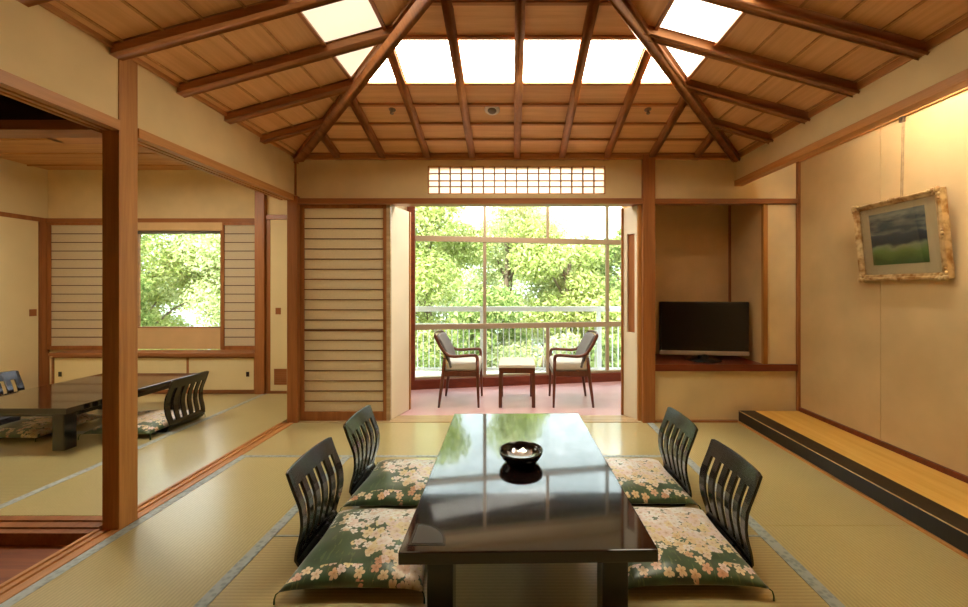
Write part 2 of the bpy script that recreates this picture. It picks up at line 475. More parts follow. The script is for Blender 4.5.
# upper left wall
struct(MB().box(-2.03, -1.95, 2.08, 3.6, 2.03, 2.45).box(-2.03, -1.95, YF, 1.98, 2.03, 2.45).build('wall_left', M['wall']), 'upper left wall of yellow plaster above the openings', 'wall')
def groove_rail_y(y0, y1):
    z0, z1 = 1.98, 2.03
    prof = [(-2.06, z0), (-2.04, z0), (-2.04, z0+.012), (-2.02, z0+.012), (-2.02, z0), (-2.0, z0), (-2.0, z0+.012), (-1.98, z0+.012), (-1.98, z0), (-1.938, z0), (-1.938, z1), (-2.06, z1)]
    return MB().prism([(a, y0, b) for a, b in prof], (0, y1-y0, 0))
struct(groove_rail_y(2.08, 3.56).build('trim_7', M['posty']), 'grooved lintel over the opening to the side room', 'lintel')
struct(groove_rail_y(YF, 1.98).build('trim_8', M['posty']), 'grooved lintel over the corridor opening', 'lintel')
struct(MB().box(-2.0, -1.932, YF, 3.6, 2.366, 2.43, .004).build('trim_9', M['posty']), 'eave rail along the left wall', 'trim')
struct(MB().box(-1.985, 2.07, 3.565, 3.62, 2.352, 2.42, .004).build('trim_10', M['postx']), 'eave rail along the back wall', 'trim')
struct(MB().box(2.01, 2.07, YF, 3.6, 2.352, 2.42, .004).build('trim_11', M['posty']), 'eave rail along the right wall', 'trim')

# back wall upper part with a hole for the transom
RX0, RX1, RZ0, RZ1 = -.758, .840, 2.045, 2.300
b = MB()
b.box(-2.0, RX0, 3.6, 3.66, 1.99, 2.45).box(RX1, XR, 3.6, 3.66, 1.99, 2.45).box(RX0, RX1, 3.6, 3.66, 1.99, RZ0).box(RX0, RX1, 3.6, 3.66, RZ1, 2.45)
struct(b.build('wall_back', M['wall']), 'upper back wall of yellow plaster around the lit transom', 'wall')
struct(MB().box(-1.91, 1.165, 3.56, 3.69, 1.95, 2.0, .003).box(1.275, 2.58, 3.575, 3.66, 1.955, 2.0, .003).build('trim_12', M['brownx']), 'lintel rail across the back wall', 'lintel')
struct(MB().box(-2.0, -1.984, 3.585, 3.61, 2.0, 2.36).box(-1.95, -1.938, 3.585, 3.6, 2.03, 2.36).build('trim_13', M['brownz']), 'thin vertical corner strip at the upper left of the back wall', 'trim')

# right hanging wall and tokonoma
struct(MB().box(2.02, 2.06, YF, 3.6, 2.16, 2.45).build('wall_right_upper', M['wall']), 'hanging upper wall above the alcove step', 'wall')
struct(MB().box(2.0, 2.075, YF, 3.6, 2.115, 2.165, .004).build('trim_14', M['posty']), 'lintel rail along the bottom of the hanging right wall', 'lintel')
seam = MB().box(XR, XR+.1, YF-.1, 2.798, 0, 2.75).box(XR, XR+.1, 2.802, 3.66, 0, 2.75).box(XR+.003, XR+.1, 2.798, 2.802, 0, 2.75)
struct(seam.build('wall_right', M['wall_tan']), 'tan right wall with the framed picture', 'wall')
struct(MB().box(2.06, XR+.1, YF, 3.66, 2.62, 2.68).build('ceiling_alcove', M['wall']), 'plaster ceiling inside the alcove', 'ceiling')
struct(MB().box(2.06, XR, 3.6, 3.66, 2.45, 2.68).build('wall_back_alcove', M['wall']), 'plaster at the top of the alcove end', 'wall')
st = thing('alcove_step', 'low black-edged alcove platform with straw-yellow top below the framed picture', 'platform', (2.026, 1.2, 0))
MB().box(0, .145, -2.3, 2.38, .012, .105, .006).build('front_beam', M['kamachi'], st)
MB().box(.145, .552, -2.3, 2.38, .0, .100).build('top_board', M['tokofloor'], st)
MB().box(-.012, .10, -2.3, 2.38, -.0, .012).build('floor_strip', M['posty'], st)
MB().box(-.0015, .005, -2.3, 2.379, .099, .1060, .002).build('edge_highlight', M['pale'], st)  # thin pale strip stands in for the highlight along the step's edge
al = thing('strip_lamp', 'lamp tube hidden behind the hanging wall above the framed picture', 'lamp', (2.10, 1.9, 2.50))
MB().tube([(0, -.62, 0), (0, .62, 0)], .016, 12).build('tube', M['lampt'], al)
MB().box(-.04, .02, -.65, .65, .02, .11, .003).build('body', M['whitepl'], al)
struct(MB().box(2.562, 2.58, YF, 3.59, .1, .135).build('baseboard_right', M['redx']), 'dark strip along the foot of the tan right wall', 'baseboard')
struct(MB().box(2.555, 2.58, 3.575, 3.6, .1, 2.5).build('trim_15', M['brownz']), 'corner strip between the back wall and the tan right wall', 'trim')

# tokowaki: alcove with shelf
struct(MB().box(1.275, 2.58, 3.61, 3.67, 0, .455).build('wall_alcove_base', M['wall']), 'plaster panel below the television shelf', 'wall')
struct(MB().box(2.30, 2.556, 3.605, 4.3, .51, 1.96).build('wall_alcove_right', M['wall']), 'narrow plaster panel right of the television alcove', 'wall')
struct(MB().box(1.16, 2.4, 4.16, 4.22, .45, 2.4).box(1.2, 1.275, 3.68, 4.2, 0, 2.4).box(2.268, 2.30, 3.63, 4.16, .5, 2.4).box(1.2, 2.4, 3.66, 4.2, 2.38, 2.44).build('wall_alcove_back', M['wall_grey']), 'dim plaster inside the television alcove', 'wall')
struct(MB().box(2.262, 2.302, 3.597, 3.632, .51, 1.96, .003).build('trim_16', M['post']), 'thin post at the right edge of the television alcove', 'trim')
struct(MB().box(2.25, 2.27, 4.14, 4.16, .51, 2.38).build('trim_17', M['brownz']), 'brown strip in the inner corner of the television alcove', 'trim')
struct(MB().box(1.275, 2.565, 3.575, 4.16, .455, .515, .003).build('trim_18', M['redx']), 'red-brown shelf board under the television', 'shelf')
struct(MB().box(1.275, 2.03, 3.57, 3.61, -.05, .012).build('baseboard_back', M['brownx']), 'floor strip below the television alcove', 'baseboard')

# threshold and veranda shell
struct(MB().box(-1.91, 1.165, 3.57, 3.76, -.05, .004, .002).build('trim_19', M['pale']), 'pale glossy wooden threshold of the veranda', 'threshold')
struct(MB().prism([(-1.95, 3.76, -.06), (1.8, 3.76, -.06), (1.8, 5.26, -.06), (-1.95, 4.62, -.06)], (0, 0, .06)).build('floor_veranda', M['carpet']), 'pink-red veranda carpet', 'floor')
struct(MB().prism([(-1.97, 3.66, 2.62), (1.8, 3.66, 2.62), (1.8, 5.4, 2.62), (-1.97, 4.75, 2.62)], (0, 0, .06)).build('ceiling_veranda', M['wall_white']), 'white veranda ceiling', 'ceiling')
struct(MB().box(-1.96, -1.9, 3.67, 4.66, -.05, 2.65).build('wall_veranda_left', M['wall_white']), 'left end wall of the veranda', 'wall')
struct(MB().box(1.66, 1.74, 4.22, 5.3, -.05, 2.65).build('wall_veranda_right', M['wall_white']), 'right end wall of the veranda', 'wall')
def splay(p, q, th, z0, z1):
    p = Vector((*p, 0)); q = Vector((*q, 0)); d = (q-p).normalized(); n = Vector((-d.y, d.x, 0))*th
    return MB().prism([(v.x, v.y, z0) for v in (p, q, q+n, p+n)], (0, 0, z1-z0))
j = thing('jamb_panel', 'tall white panel standing at the left edge of the veranda opening', 'panel', (0, 0, 0))  # splayed jamb panel of the veranda opening
splay((-1.095, 3.63), (-1.012, 3.93), .045, .006, 1.949).build('panel_board', M['wall_white'], j)
MB().box(-1.13, -1.095, 3.60, 3.632, .006, 1.949).build('near_stile', M['pale'], j)
MB().box(-1.035, -1.0, 3.93, 3.96, .006, 1.949).build('far_stile', M['post'], j)
j = thing('jamb_panel', 'tall white panel with a brown slot at the right edge of the veranda opening', 'panel', (0, 0, 0))
# panel with a slot: pieces along the splay
P0, P1 = Vector((1.05, 3.76)), Vector((1.14, 3.635))
def seg(a, c, z0, z1): return splay(P0.lerp(P1, a), P0.lerp(P1, c), .03, z0, z1)
pb = seg(0, .24, .006, 1.949)
for (a, c, z0, z1) in ((.80, 1, .006, 1.949), (.24, .80, .006, .79), (.24, .80, 1.70, 1.949)):
    q = seg(a, c, z0, z1); me = bpy.data.meshes.new('t'); q.bm.to_mesh(me); q.bm.free(); pb.bm.from_mesh(me)
pb.build('panel_board', M['wall_white'], j)
splay(P0.lerp(P1, .24)+Vector((.012, .012)), P0.lerp(P1, .80)+Vector((.012, .012)), .012, .79, 1.70).build('slot_board', M['brownz'], j)
MB().box(1.03, 1.056, 3.76, 3.785, .006, 1.949).build('far_stile', M['brownz'], j)
MB().box(1.135, 1.164, 3.60, 3.635, .006, 1.949).build('near_stile', M['post'], j)

# ------------------------------------------------------------------ veranda window
WA = math.atan(.17)
wroot = bpy.data.objects.new('window_1', None); COL.objects.link(wroot)
wroot.location = (-1.15, 4.75, 0); wroot.rotation_euler = (0, 0, WA)
struct(wroot, 'wide veranda window with bronze bars looking onto trees', 'window')
US = [.83-.795*1, .83, 1.625, 2.42, 3.0]
f = MB()
f.box(0, 3.0, 0, .05, .70, .765, .004).box(0, 3.0, -.005, .055, 1.76, 1.825, .004).box(0, 3.0, 0, .05, 2.40, 2.45).box(0, 3.0, .0, .05, .11, .135)
for u in US[1:]:
    f.box(u-.019, u+.019, .005, .045, .13, .70)
    if abs(u-1.625) > .1: f.box(u-.019, u+.019, .005, .045, .765, 1.76)
    f.box(u-.015, u+.015, .005, .045, 1.825, 2.40)
f.build('window_bars', M['alu'], wroot)
MB().box(-.09, 3.0, -.035, .07, -.03, .112, .004).box(-.09, .0, -.04, .07, .1, 2.62).build('window_frame', M['redx'], wroot)
MB().box(-.85, -.09, 0, .09, -.05, 2.65).box(-.1, 3.0, 0, .09, 2.45, 2.66).build('window_wall', M['wall_white'], wroot)
for (u0, u1) in zip(US, US[1:]):
    g = MB().box(u0, u1, .024, .028, .13, .72).box(u0, u1, .024, .028, 1.8, 2.41)
    g.box(u0, u1, .024, .028, .74, 1.78)
    g.build('window_pane', M['glass'], wroot)

# ------------------------------------------------------------------ shoji screens
def shoji(name, label, loc, w, h, n, rz=0, bottom=.08, top=.03, side=.03, th=.03, cat='paper screen', midbar=None, group=None):
    r = thing(name, label, cat, loc, rz, group)
    MB().box(0, side, 0, th, 0, h).box(w-side, w, 0, th, 0, h).box(side, w-side, 0, th, 0, bottom).box(side, w-side, 0, th, h-top, h).build('frame', M['brownz'], r)
    MB().box(side, w-side, th*.55, th*.55+.002, bottom, h-top).build('paper', M['paper'], r)
    l = MB(); dz = (h-top-bottom)/n
    for k in range(1, n):
        hh = .010 if k == midbar else .0045
        l.box(side, w-side, th*.36, th*.55, bottom+k*dz-hh, bottom+k*dz+hh)
    l.build('lattice', M['lat'], r)
    return r
shoji('shoji_screen', 'tall slatted paper screen closed left of the veranda opening', (-1.905, 3.60, .006), .775, 1.943, 20, midbar=8)
# transom
tr = thing('transom_screen', 'low wide lattice transom glowing in the upper back wall', 'transom', (RX0, 3.6, RZ0))
W_, H_ = RX1-RX0, RZ1-RZ0
MB().box(0, W_, .0, .04, 0, .008).box(0, W_, .0, .04, H_-.008, H_).box(0, .008, 0, .04, 0, H_).box(W_-.008, W_, 0, .04, 0, H_).build('frame', M['post'], tr)
MB().box(.008, W_-.008, .030, .032, .008, H_-.008).build('paper', M['paper_thin'], tr)
l = MB()
for k in range(1, 16): l.box(W_*k/16-.006, W_*k/16+.006, .006, .028, .008, H_-.008)
for zz, hh in ((.072, .004), (.125, .0045), (.190, .004)): l.box(.008, W_-.008, .014, .030, zz-hh, zz+hh)
l.build('lattice', M['lat'], tr)

# ------------------------------------------------------------------ ceiling
def slope(which, s, t, off=0.0):
    z = ZE + PITCH*t + off
    return {'b': Vector((s, YB-t, z)), 'l': Vector((XLC+t, s, z)), 'r': Vector((XKC-t, s, z)), 'f': Vector((s, YF+t, z))}[which]
def srange(which, t):
    return (XLC+t, XKC-t) if which in 'bf' else (YF+t, YB-t)
T0, T1, TM = .84, 1.19, 1.98
def band(b, which, t0, t1, th=.02):
    a0, a1 = srange(which, t0); c0, c1 = srange(which, t1)
    pts = [slope(which, a0, t0), slope(which, a1, t0), slope(which, c1, t1), slope(which, c0, t1)]
    if (pts[2]-pts[3]).length < 1e-4: pts = pts[:3]
    b.prism(pts, (0, 0, th))
cb = MB()
for w in 'bf':
    for a, c in ((-.1, T0), (T1, TM)): band(cb, w, a, c)
ceil = struct(cb.build('ceiling', M['board_b']), 'red-brown boarded ceiling sloping up to the middle', 'ceiling')
cs = MB()
for w in 'lr':
    for a, c in ((-.1, T0), (T1, TM)): band(cs, w, a, c)
cs.build('side_slope', M['board_s'], ceil)
def norm(which):
    n = {'b': (0, PITCH, 1), 'l': (-PITCH, 0, 1), 'r': (PITCH, 0, 1), 'f': (0, -PITCH, 1)}[which]
    return Vector(n).normalized()
RS = {'b': [XM+.4*k for k in range(-4, 5)], 'f': [XM+.4*k for k in range(-4, 5)],
      'l': [3.12-.385*k for k in range(0, 11)], 'r': [3.12-.385*k for k in range(0, 11)]}
def tmax(which, s):
    if which in 'bf': return min(s-XLC, XKC-s, TM)
    return min(s-YF, YB-s, TM)
for w in 'blrf':
    for s in RS[w]:
        tm = tmax(w, s)
        if tm < .1: continue
        wd, hd = (.038, .040) if w in 'bf' else (.045, .052)
        o = -hd/2
        MB().bar(slope(w, s, -.05, o), slope(w, s, tm, o), wd, hd, norm(w), .010).build('rafter', M['beam'] if w in 'bf' else M['beamx'], ceil)
for (x, y, sx, sy) in ((XLC, YB, 1, -1), (XKC, YB, -1, -1), (XLC, YF, 1, 1), (XKC, YF, -1, 1)):
    A = Vector((x, y, ZE-.032)); B = Vector((x+sx*1.98, y+sy*1.98, ZE-.032+PITCH*1.98))
    MB().bar(A, B, .050, .056, (0, 0, 1), .014).build('hip_rafter', M['beam'], ceil)
MB().bar((.05, .75, ZE+PITCH*1.98-.04), (.05, 1.65, ZE+PITCH*1.98-.04), .07, .09, (0, 0, 1), .012).build('ridge_beam', M['beam'], ceil)
for w in 'blrf':
    for t in (.04, .235, .43, .635, T0, T1, 1.40, 1.60, 1.80):
        big = t in (T0, T1)
        wd = .020 if big else (.016 if w in 'bf' else .012)
        hd = .018 if big else (.016 if w in 'bf' else .008)
        a0, a1 = srange(w, t)
        if a1-a0 < .2: continue
        MB().bar(slope(w, a0, t, -hd/2), slope(w, a1, t, -hd/2), wd, hd, norm(w)).build('batten', M['beamx'] if w in 'bf' else (M['beam'] if big else M['cedar2']), ceil)
# lamp-box roof above the lit ring
rb = MB()
for w in 'blrf':
    a0, a1 = srange(w, T0-.03); c0, c1 = srange(w, T1+.03)
    rb.prism([slope(w, a0, T0-.03, .12), slope(w, a1, T0-.03, .12), slope(w, c1, T1+.03, .12), slope(w, c0, T1+.03, .12)], (0, 0, .02))
rb.build('lamp_box', M['board_b'], ceil)

def clip(poly, f):
    out = []
    for i in range(len(poly)):
        a, c = poly[i], poly[(i+1) % len(poly)]; fa, fc = f(a), f(c)
        if fa >= 0: out.append(a)
        if (fa > 0) != (fc > 0) and fa != fc:
            k = fa/(fa-fc); out.append((a[0]+(c[0]-a[0])*k, a[1]+(c[1]-a[1])*k))
    return out
def light_panel(w, a, c, label, mat_, group='lit ceiling panels'):
    poly = [(a, T0), (c, T0), (c, T1), (a, T1)]
    lo = lambda p: p[0]-srange(w, p[1])[0]-.02
    hi = lambda p: srange(w, p[1])[1]-p[0]-.02
    poly = clip(clip(poly, lo), hi)
    if len(poly) < 3: return
    o = MB().prism([slope(w, s, t, .006) for s, t in poly], (0, 0, .008)).build('ceiling_light', mat_)
    return tag(o, label, 'ceiling light', group)
bl = {-4: 'small lit panel of the back row at its left end beside the hip beam', -3: None,
      -2: 'lit ceiling panel, leftmost full one of the bright row above the transom',
      -1: 'lit ceiling panel, second full one from the left in the bright row above the transom',
      0: 'lit ceiling panel, third full one from the left in the bright row above the transom',
      1: 'lit ceiling panel, rightmost full one of the bright row above the transom',
      2: 'cut-off lit panel at the right end of the bright row, beside the right hip beam',
      -3: 'cut-off lit panel at the left end of the bright row, beside the left hip beam'}
for k in range(-3, 3):
    light_panel('b', XM+.4*k, XM+.4+.4*k, bl[k], M['lampb'])
names = ['small triangular lit panel', 'square lit panel', 'third lit panel']
for w, mt, sd in (('l', 'lampl', 'left'), ('r', 'lampr', 'right')):
    light_panel(w, 2.35, 2.735, 'small triangular lit panel on the %s ceiling slope, touching the hip beam' % sd, M[mt])
    light_panel(w, 1.965, 2.35, 'large %s panel on the %s ceiling slope, cut by the top of the picture' % ('dim' if w == 'l' else 'bright', sd), M[mt])
    for k in range(1):
        light_panel(w, 1.58-.385*k, 1.965-.385*k, 'lit panel on the %s ceiling slope above the viewer' % sd, M[mt], 'lit panels above the viewer')

# ceiling fittings
pt = slope('b', -.15, .578)
rot = Vector((0, 0, 1)).rotation_difference(norm('b')).to_euler()
d = thing('smoke_detector', 'round white ceiling disc in the middle of the back slope', 'smoke detector', pt)
d.rotation_euler = rot
MB().lathe([(0, -.012), (.05, -.012), (.058, -.004), (.058, 0), (0, 0)]).build('rim', M['whitepl'], d)
MB().lathe([(0, -.024), (.026, -.022), (.034, -.012), (0, -.012)]).build('cover', M['greypl'], d)
sp = None
for x, lab in ((-.906, 'small metal sprinkler head left of the round ceiling disc'), (1.027, 'small metal sprinkler head right of the round ceiling disc')):
    p = slope('b', x, .575)
    if sp is None:
        sp = thing('sprinkler_head', lab, 'sprinkler', p, 0, 'ceiling sprinklers'); sp.rotation_euler = rot
        MB().lathe([(0, -.008), (.02, -.006), (.026, 0), (0, 0)], n=20).build('plate', M['chrome'], sp)
        MB().lathe([(0, -.034), (.014, -.034), (.015, -.03), (.007, -.028), (.006, -.006), (0, -.006)], n=16).build('nozzle', M['chrome'], sp)
    else:
        c = copy_tree(sp); c.location = p; c['label'] = lab

# ------------------------------------------------------------------ near wall (behind the viewer)
struct(MB().box(-2.0, XR+.1, YF-.1, YF, -.05, 2.75).build('wall_front', M['brownx']), 'wooden wall behind the viewer', 'wall')

# ------------------------------------------------------------------ corridor shell and partition
struct(MB().box(-3.4, -3.33, YF-.1, 1.95, -.1, 2.7).box(-3.4, -2.03, YF-.15, YF-.08, -.1, 2.7).build('wall_corridor', M['wall']), 'corridor wall', 'wall')
struct(MB().box(-3.4, -2.03, YF-.1, 1.95, 2.5, 2.56).build('ceiling_corridor', M['darkwood']), 'dark corridor ceiling', 'ceiling')
struct(MB().box(-3.4, -2.05, 1.97, 2.02, 2.02, 2.66).build('wall_partition', M['darkwood']), 'dark transom boarding above the corridor door rail', 'wall')
struct(MB().box(-5.62, -3.34, 1.97, 2.05, -.05, 2.66).build('wall_side_room_near', M['wall']), 'near wall of the side room', 'wall')
struct(MB().box(-3.4, -2.05, 1.95, 2.06, 1.972, 2.02).build('trim_20', M['brownx']), 'door rail between corridor and side room', 'lintel')

# ------------------------------------------------------------------ second room
X2, Y2, YC = -5.57, 4.80, 4.55
Z2 = 2.616
struct(MB().box(X2-.08, -1.95, 1.98, 5.0, Z2, Z2+.06).build('ceiling_side_room', M['cedar2']), 'pale boarded ceiling of the side room', 'ceiling')
bt = MB()
for k in range(7): bt.box(X2, -2.03, 2.2+.4*k-.008, 2.2+.4*k+.008, Z2-.014, Z2)
struct(bt.build('trim_21', M['cedar2']), 'thin battens on the side-room ceiling', 'trim')
struct(MB().box(X2-.08, X2, 2.02, 5.0, -.05, Z2+.04).build('wall_side_room_left', M['fusuma']), 'pale left wall of the side room', 'wall')
struct(MB().box(X2, X2+.02, 2.05, Y2, 1.98, 2.03).box(X2, X2+.02, 4.70, Y2-.0, 0, 1.98).build('trim_22', M['brownz']), 'rail and corner post on the left wall of the side room', 'trim')
# window wall with openings
WX0, WX1 = -5.52, -2.9
struct(MB().box(X2, -2.86, Y2, Y2+.08, 2.0, Z2+.04).box(X2, -2.86, Y2, Y2+.08, -.05, .44).box(X2, -4.56, Y2+.03, Y2+.08, .44, 2.0).box(-3.46, -2.8, Y2+.03, Y2+.08, .44, 2.0)
       .build('wall_side_room_back', M['wall']), 'back wall of the side room around its window', 'wall')
struct(MB().box(-4.56, -3.46, Y2+.03, Y2+.08, .46, .715).build('wall_side_room_sill', M['wall_grey']), 'tan panel under the side-room window', 'wall')
struct(MB().box(X2, -2.80, Y2-.04, Y2, 1.98, 2.03, .003).build('trim_23', M['brownx']), 'rail above the side-room window', 'lintel')
struct(MB().box(-2.91, -2.80, 4.52, 4.64, -.02, Z2, .003).build('trim_24', M['brownz']), 'pillar right of the side-room window', 'pillar')
struct(MB().box(-2.80, -1.97, 4.57, 4.64, -.05, Z2).build('wall_side_room_right', M['wall']), 'plaster wall right of the side-room pillar', 'wall')
struct(MB().box(-2.80, -1.97, 4.545, 4.57, 1.98, 2.03).box(-2.80, -1.97, 4.545, 4.57, 0, .03).build('trim_25', M['brownx']), 'rails above and below the narrow pale door', 'trim')
struct(MB().box(-2.06, -1.98, 3.66, 4.6, -.05, Z2).box(-2.06, -1.99, 2.08, 3.6, 2.4, Z2).box(-2.06, -1.99, 1.98, 2.1, 2.36, Z2).build('wall_side_room_end', M['wall']), 'side-room plaster behind the main room corner', 'wall')
# side window
w2 = bpy.data.objects.new('window_2', None); COL.objects.link(w2); w2.location = (-4.56, Y2+.04, .70)
struct(w2, 'square side-room window full of leaves', 'window')
MB().box(0, 1.1, 0, .05, 0, .03).box(0, 1.1, 0, .05, 1.17, 1.2).box(0, .02, 0, .05, 0, 1.2).box(1.08, 1.1, 0, .05, 0, 1.2).build('window_frame', M['brownx'], w2)
MB().box(.02, 1.08, .024, .028, .03, 1.17).build('window_pane', M['glass'], w2)
bd = thing('roller_blind', 'rolled-up brown blind above the side-room window', 'blind', (-4.55, Y2-.02, 1.985))
MB().box(0, 1.1, -.02, .04, -.10, 0, .01).build('valance', M['wall_grey'], bd)
MB().tube([(0.01, .02, -.118), (1.09, .02, -.118)], .018, 12).build('roll', M['greypl'], bd)
shoji('shoji_screen', 'slatted paper screen at the left of the side-room window, behind the cedar pillar', (-5.54, Y2-.035, .465), .985, 1.515, 14, bottom=.045, top=.03, side=.035)
shoji('shoji_screen', 'narrow slatted paper screen between the side-room window and its pillar', (-3.475, Y2-.035, .465), .56, 1.515, 14, bottom=.045, top=.03, side=.04)
# counter with cupboard doors
ct = thing('built_in_cabinet', 'low cupboard with pale sliding doors under the side-room window', 'cabinet', (X2+.32, 0, 0))
L = -2.91-X2-.32
MB().box(0, L, 4.525, Y2-.024, .425, .463, .004).build('counter_top', M['brownx'], ct)
MB().box(0, L, 4.56, Y2-.036, .0, .04).box(0, L, 4.57, Y2-.036, .40, .425).box(0, .02, 4.56, Y2-.036, .04, .4).box(L-.02, L, 4.56, Y2-.036, .04, .4).box(.01, L-.01, Y2-.046, Y2-.036, .04, .40).build('body', M['brownx'], ct)
for i in range(3):
    x0 = .02+(L-.04)*i/3; x1 = .02+(L-.04)*(i+1)/3
    dd = MB().box(x0+.012, x1-.004, 4.562, 4.575, .04, .40).build('door', M['fusuma'], ct)
    MB().box(x1-.012, x1+.012, 4.556, 4.565, .04, .40).build('stile', M['brownz'], dd)
    if i == 2: MB().box(x1-.10, x1-.065, 4.556, 4.562, .19, .245, .002).build('pull', M['pullb'], dd)
    else: MB().box(x0+.06, x0+.095, 4.556, 4.562, .19, .245, .002).build('pull', M['pullb'], dd)
# narrow fusuma right of the pillar
fd = thing('sliding_door', 'narrow pale sliding door with a square brown pull right of the side-room pillar', 'sliding door', (-2.795, 4.553, .03))
MB().box(.045, .80, 0, .014, .0, 1.948).build('panel_board', M['fusuma'], fd)
MB().box(0, .045, -.004, .016, 0, 1.948).build('stile', M['brownz'], fd)
MB().box(.105, .165, -.005, .0, .87, .945, .002).build('pull', M['pullw'], fd)
vt = MB().box(.09, .27, -.006, 0, .07, .25)
for k in range(7): vt.box(.1, .26, -.010, -.005, .085+.022*k, .097+.022*k)
vt.build('vent', M['brownx'], fd)
fd = thing('sliding_door', 'pale sliding door with a square brown pull on the left wall of the side room', 'sliding door', (X2+.002, 3.62, .004))
MB().box(0, .014, 0, 1.07, 0, 1.975).build('panel_board', M['fusuma'], fd)
MB().box(.014, .02, .98, 1.05, .87, .95, .002).build('pull', M['pullw'], fd)
# lamp
lp = thing('ceiling_lamp', 'square wood-framed lamp on the side-room ceiling above the second table', 'ceiling lamp', (-3.62, 3.2, Z2))
MB().box(-.38, .38, -.37, -.30, -.13, 0).box(-.38, .38, .12, .38, -.13, -.10).box(-.38, .38, .35, .38, -.10, 0).box(-.38, -.34, -.30, .35, -.13, 0).box(.34, .38, -.30, .35, -.13, 0).build('frame', M['postx'], lp)
MB().box(-.34, .34, -.30, .12, -.125, -.115).build('diffuser', M['lamp2'], lp)

# ------------------------------------------------------------------ low tables
def low_table(label, loc, W, L, rz, inlay=False, legw=.09):
    t = thing('low_table', label, 'table', loc, rz)
    MB().box(-W/2, W/2, -L/2, L/2, .287, .33, .004, 2).build('table_top', M['table'], t)
    ap = MB(); ins = .10
    for sx in (-1, 1): ap.box(sx*(W/2-ins)-.012, sx*(W/2-ins)+.012, -L/2+ins, L/2-ins, .235, .288)
    for sy in (-1, 1): ap.box(-W/2+ins, W/2-ins, sy*(L/2-ins)-.012, sy*(L/2-ins)+.012, .245, .288)
    if not inlay: ap.build('apron', M['lacq'], t)
    else: ap.bm.free()
    for sx in (-1, 1):
        for sy in (-1, 1):
            cx, cy = sx*(W/2-ins-legw*.42+.01), sy*(L/2-ins)
            MB().box(cx-legw/2, cx+legw/2, cy-legw/2, cy+legw/2, 0, .288, .006).build('leg', M['lacq'], t)
    if inlay:
        c = (-W/2+.025, -L/2+.035); r = .125
        def qd(c, r, z, h):
            pts = [(c[0], c[1], z)] + [(c[0]+r*math.cos(a), c[1]+r*math.sin(a), z) for a in [PI/2*k/14 for k in range(15)]]
            return pts
        o = MB().prism(qd(c, r, .329, 0), (0, 0, .0022)).build('inlay_rim', M['lacq'], t); o['label'] = 'glossy quarter-round inlay rim'
        MB().prism(qd((c[0]+.010, c[1]+.010), r-.022, .329, 0), (0, 0, .0030)).build('inlay', M['inlay'], o)
    return t
M['inlay'] = plain('inlay_wood', lin(58, 46, 40), .32, .5)
low_table('long black lacquer table in the middle of the main room holding a bowl', (.044, 2.045, .0018), .861, 1.45, .0165, True)
low_table('black lacquer table in the side room behind the cedar pillar', (-3.685, 3.48, .0018), .96, 1.20, 0, False)

# bowl
bw = thing('bowl', 'round black lacquer bowl on the long table', 'bowl', (.045, 2.0, .3320))
MB().lathe([(0, .0), (.068, 0), (.071, .006), (.092, .022), (.106, .044), (.110, .062), (.106, .0625), (.100, .044), (.085, .026), (.05, .018), (0, .017)]).build('body', M['bowl'], bw)
pr = []
l = MB()
t = bmesh.new(); N = 36
ringa = [t.verts.new((.068*(1+.10*math.cos(9*2*PI*k/N))*math.cos(2*PI*k/N), .068*(1+.10*math.cos(9*2*PI*k/N))*math.sin(2*PI*k/N), .036+.008*math.cos(9*2*PI*k/N))) for k in range(N)]
ringb = [t.verts.new((.045*math.cos(2*PI*k/N), .045*math.sin(2*PI*k/N), .022)) for k in range(N)]
cv = t.verts.new((0, 0, .021))
for k in range(N):
    t.faces.new((ringa[k], ringa[(k+1) % N], ringb[(k+1) % N], ringb[k])); t.faces.new((ringb[k], ringb[(k+1) % N], cv))
bmesh.ops.recalc_face_normals(t, faces=t.faces)
l._add(t, True)
o = l.build('liner', M['silver'], bw); o['label'] = 'silvery fluted liner'

# ------------------------------------------------------------------ floor chairs (zaisu)
def back_mesh():
    """bent-ply slatted back. Local: faces +X, width along Y"""
    W, TH = .405, .013
    st, sl = .046, .0425; slot = (W-2*st-4*sl)/5
    ys = [-W/2]; kinds = []
    y = -W/2
    for k in range(6):
        w = st if k in (0, 5) else sl
        for q in range(2): y += w/2; ys.append(y); kinds.append(1)
        if k < 5: y += slot; ys.append(y); kinds.append(0)
    ts = [0, .02, .05, .08, .10, .115, .14, .17, .20, .235, .27, .30, .33, .355, .372, .390, .408, .424, .434]
    def px(z):      # profile: seat bend, lumbar bulge forward, top leaning back
        return .030*math.exp(-((z-.21)/.12)**2) - .012 - .030*max(0, (z-.27)/.15)**1.4 + (.05*((.06-z)/.06)**2 if z < .06 else 0)
    t = bmesh.new(); grid = []
    for yy in ys:
        u = yy/(W/2); col = []
        for z in ts:
            zt = z
            if z > .27: zt = .27+(z-.27)*(1-.05*abs(u)**14-.02*u*u)
            tap = 1-.10*max(0, (.12-z)/.12)
            col.append(t.verts.new((px(z)+.014*u*u*min(1, z/.15)-.01, yy*tap, zt+.008)))
        grid.append(col)
    for i in range(len(ys)-1):
        for j in range(len(ts)-1):
            hole = kinds[i] == 0 and .08 <= ts[j] < .355
            if not hole: t.faces.new((grid[i][j], grid[i+1][j], grid[i+1][j+1], grid[i][j+1]))
    loose = [v for v in t.verts if not v.link_faces]
    bmesh.ops.delete(t, geom=loose, context='VERTS')
    bmesh.ops.recalc_face_normals(t, faces=t.faces)
    bmesh.ops.solidify(t, geom=t.faces[:], thickness=TH)
    m = MB(); m._add(t, False); return m
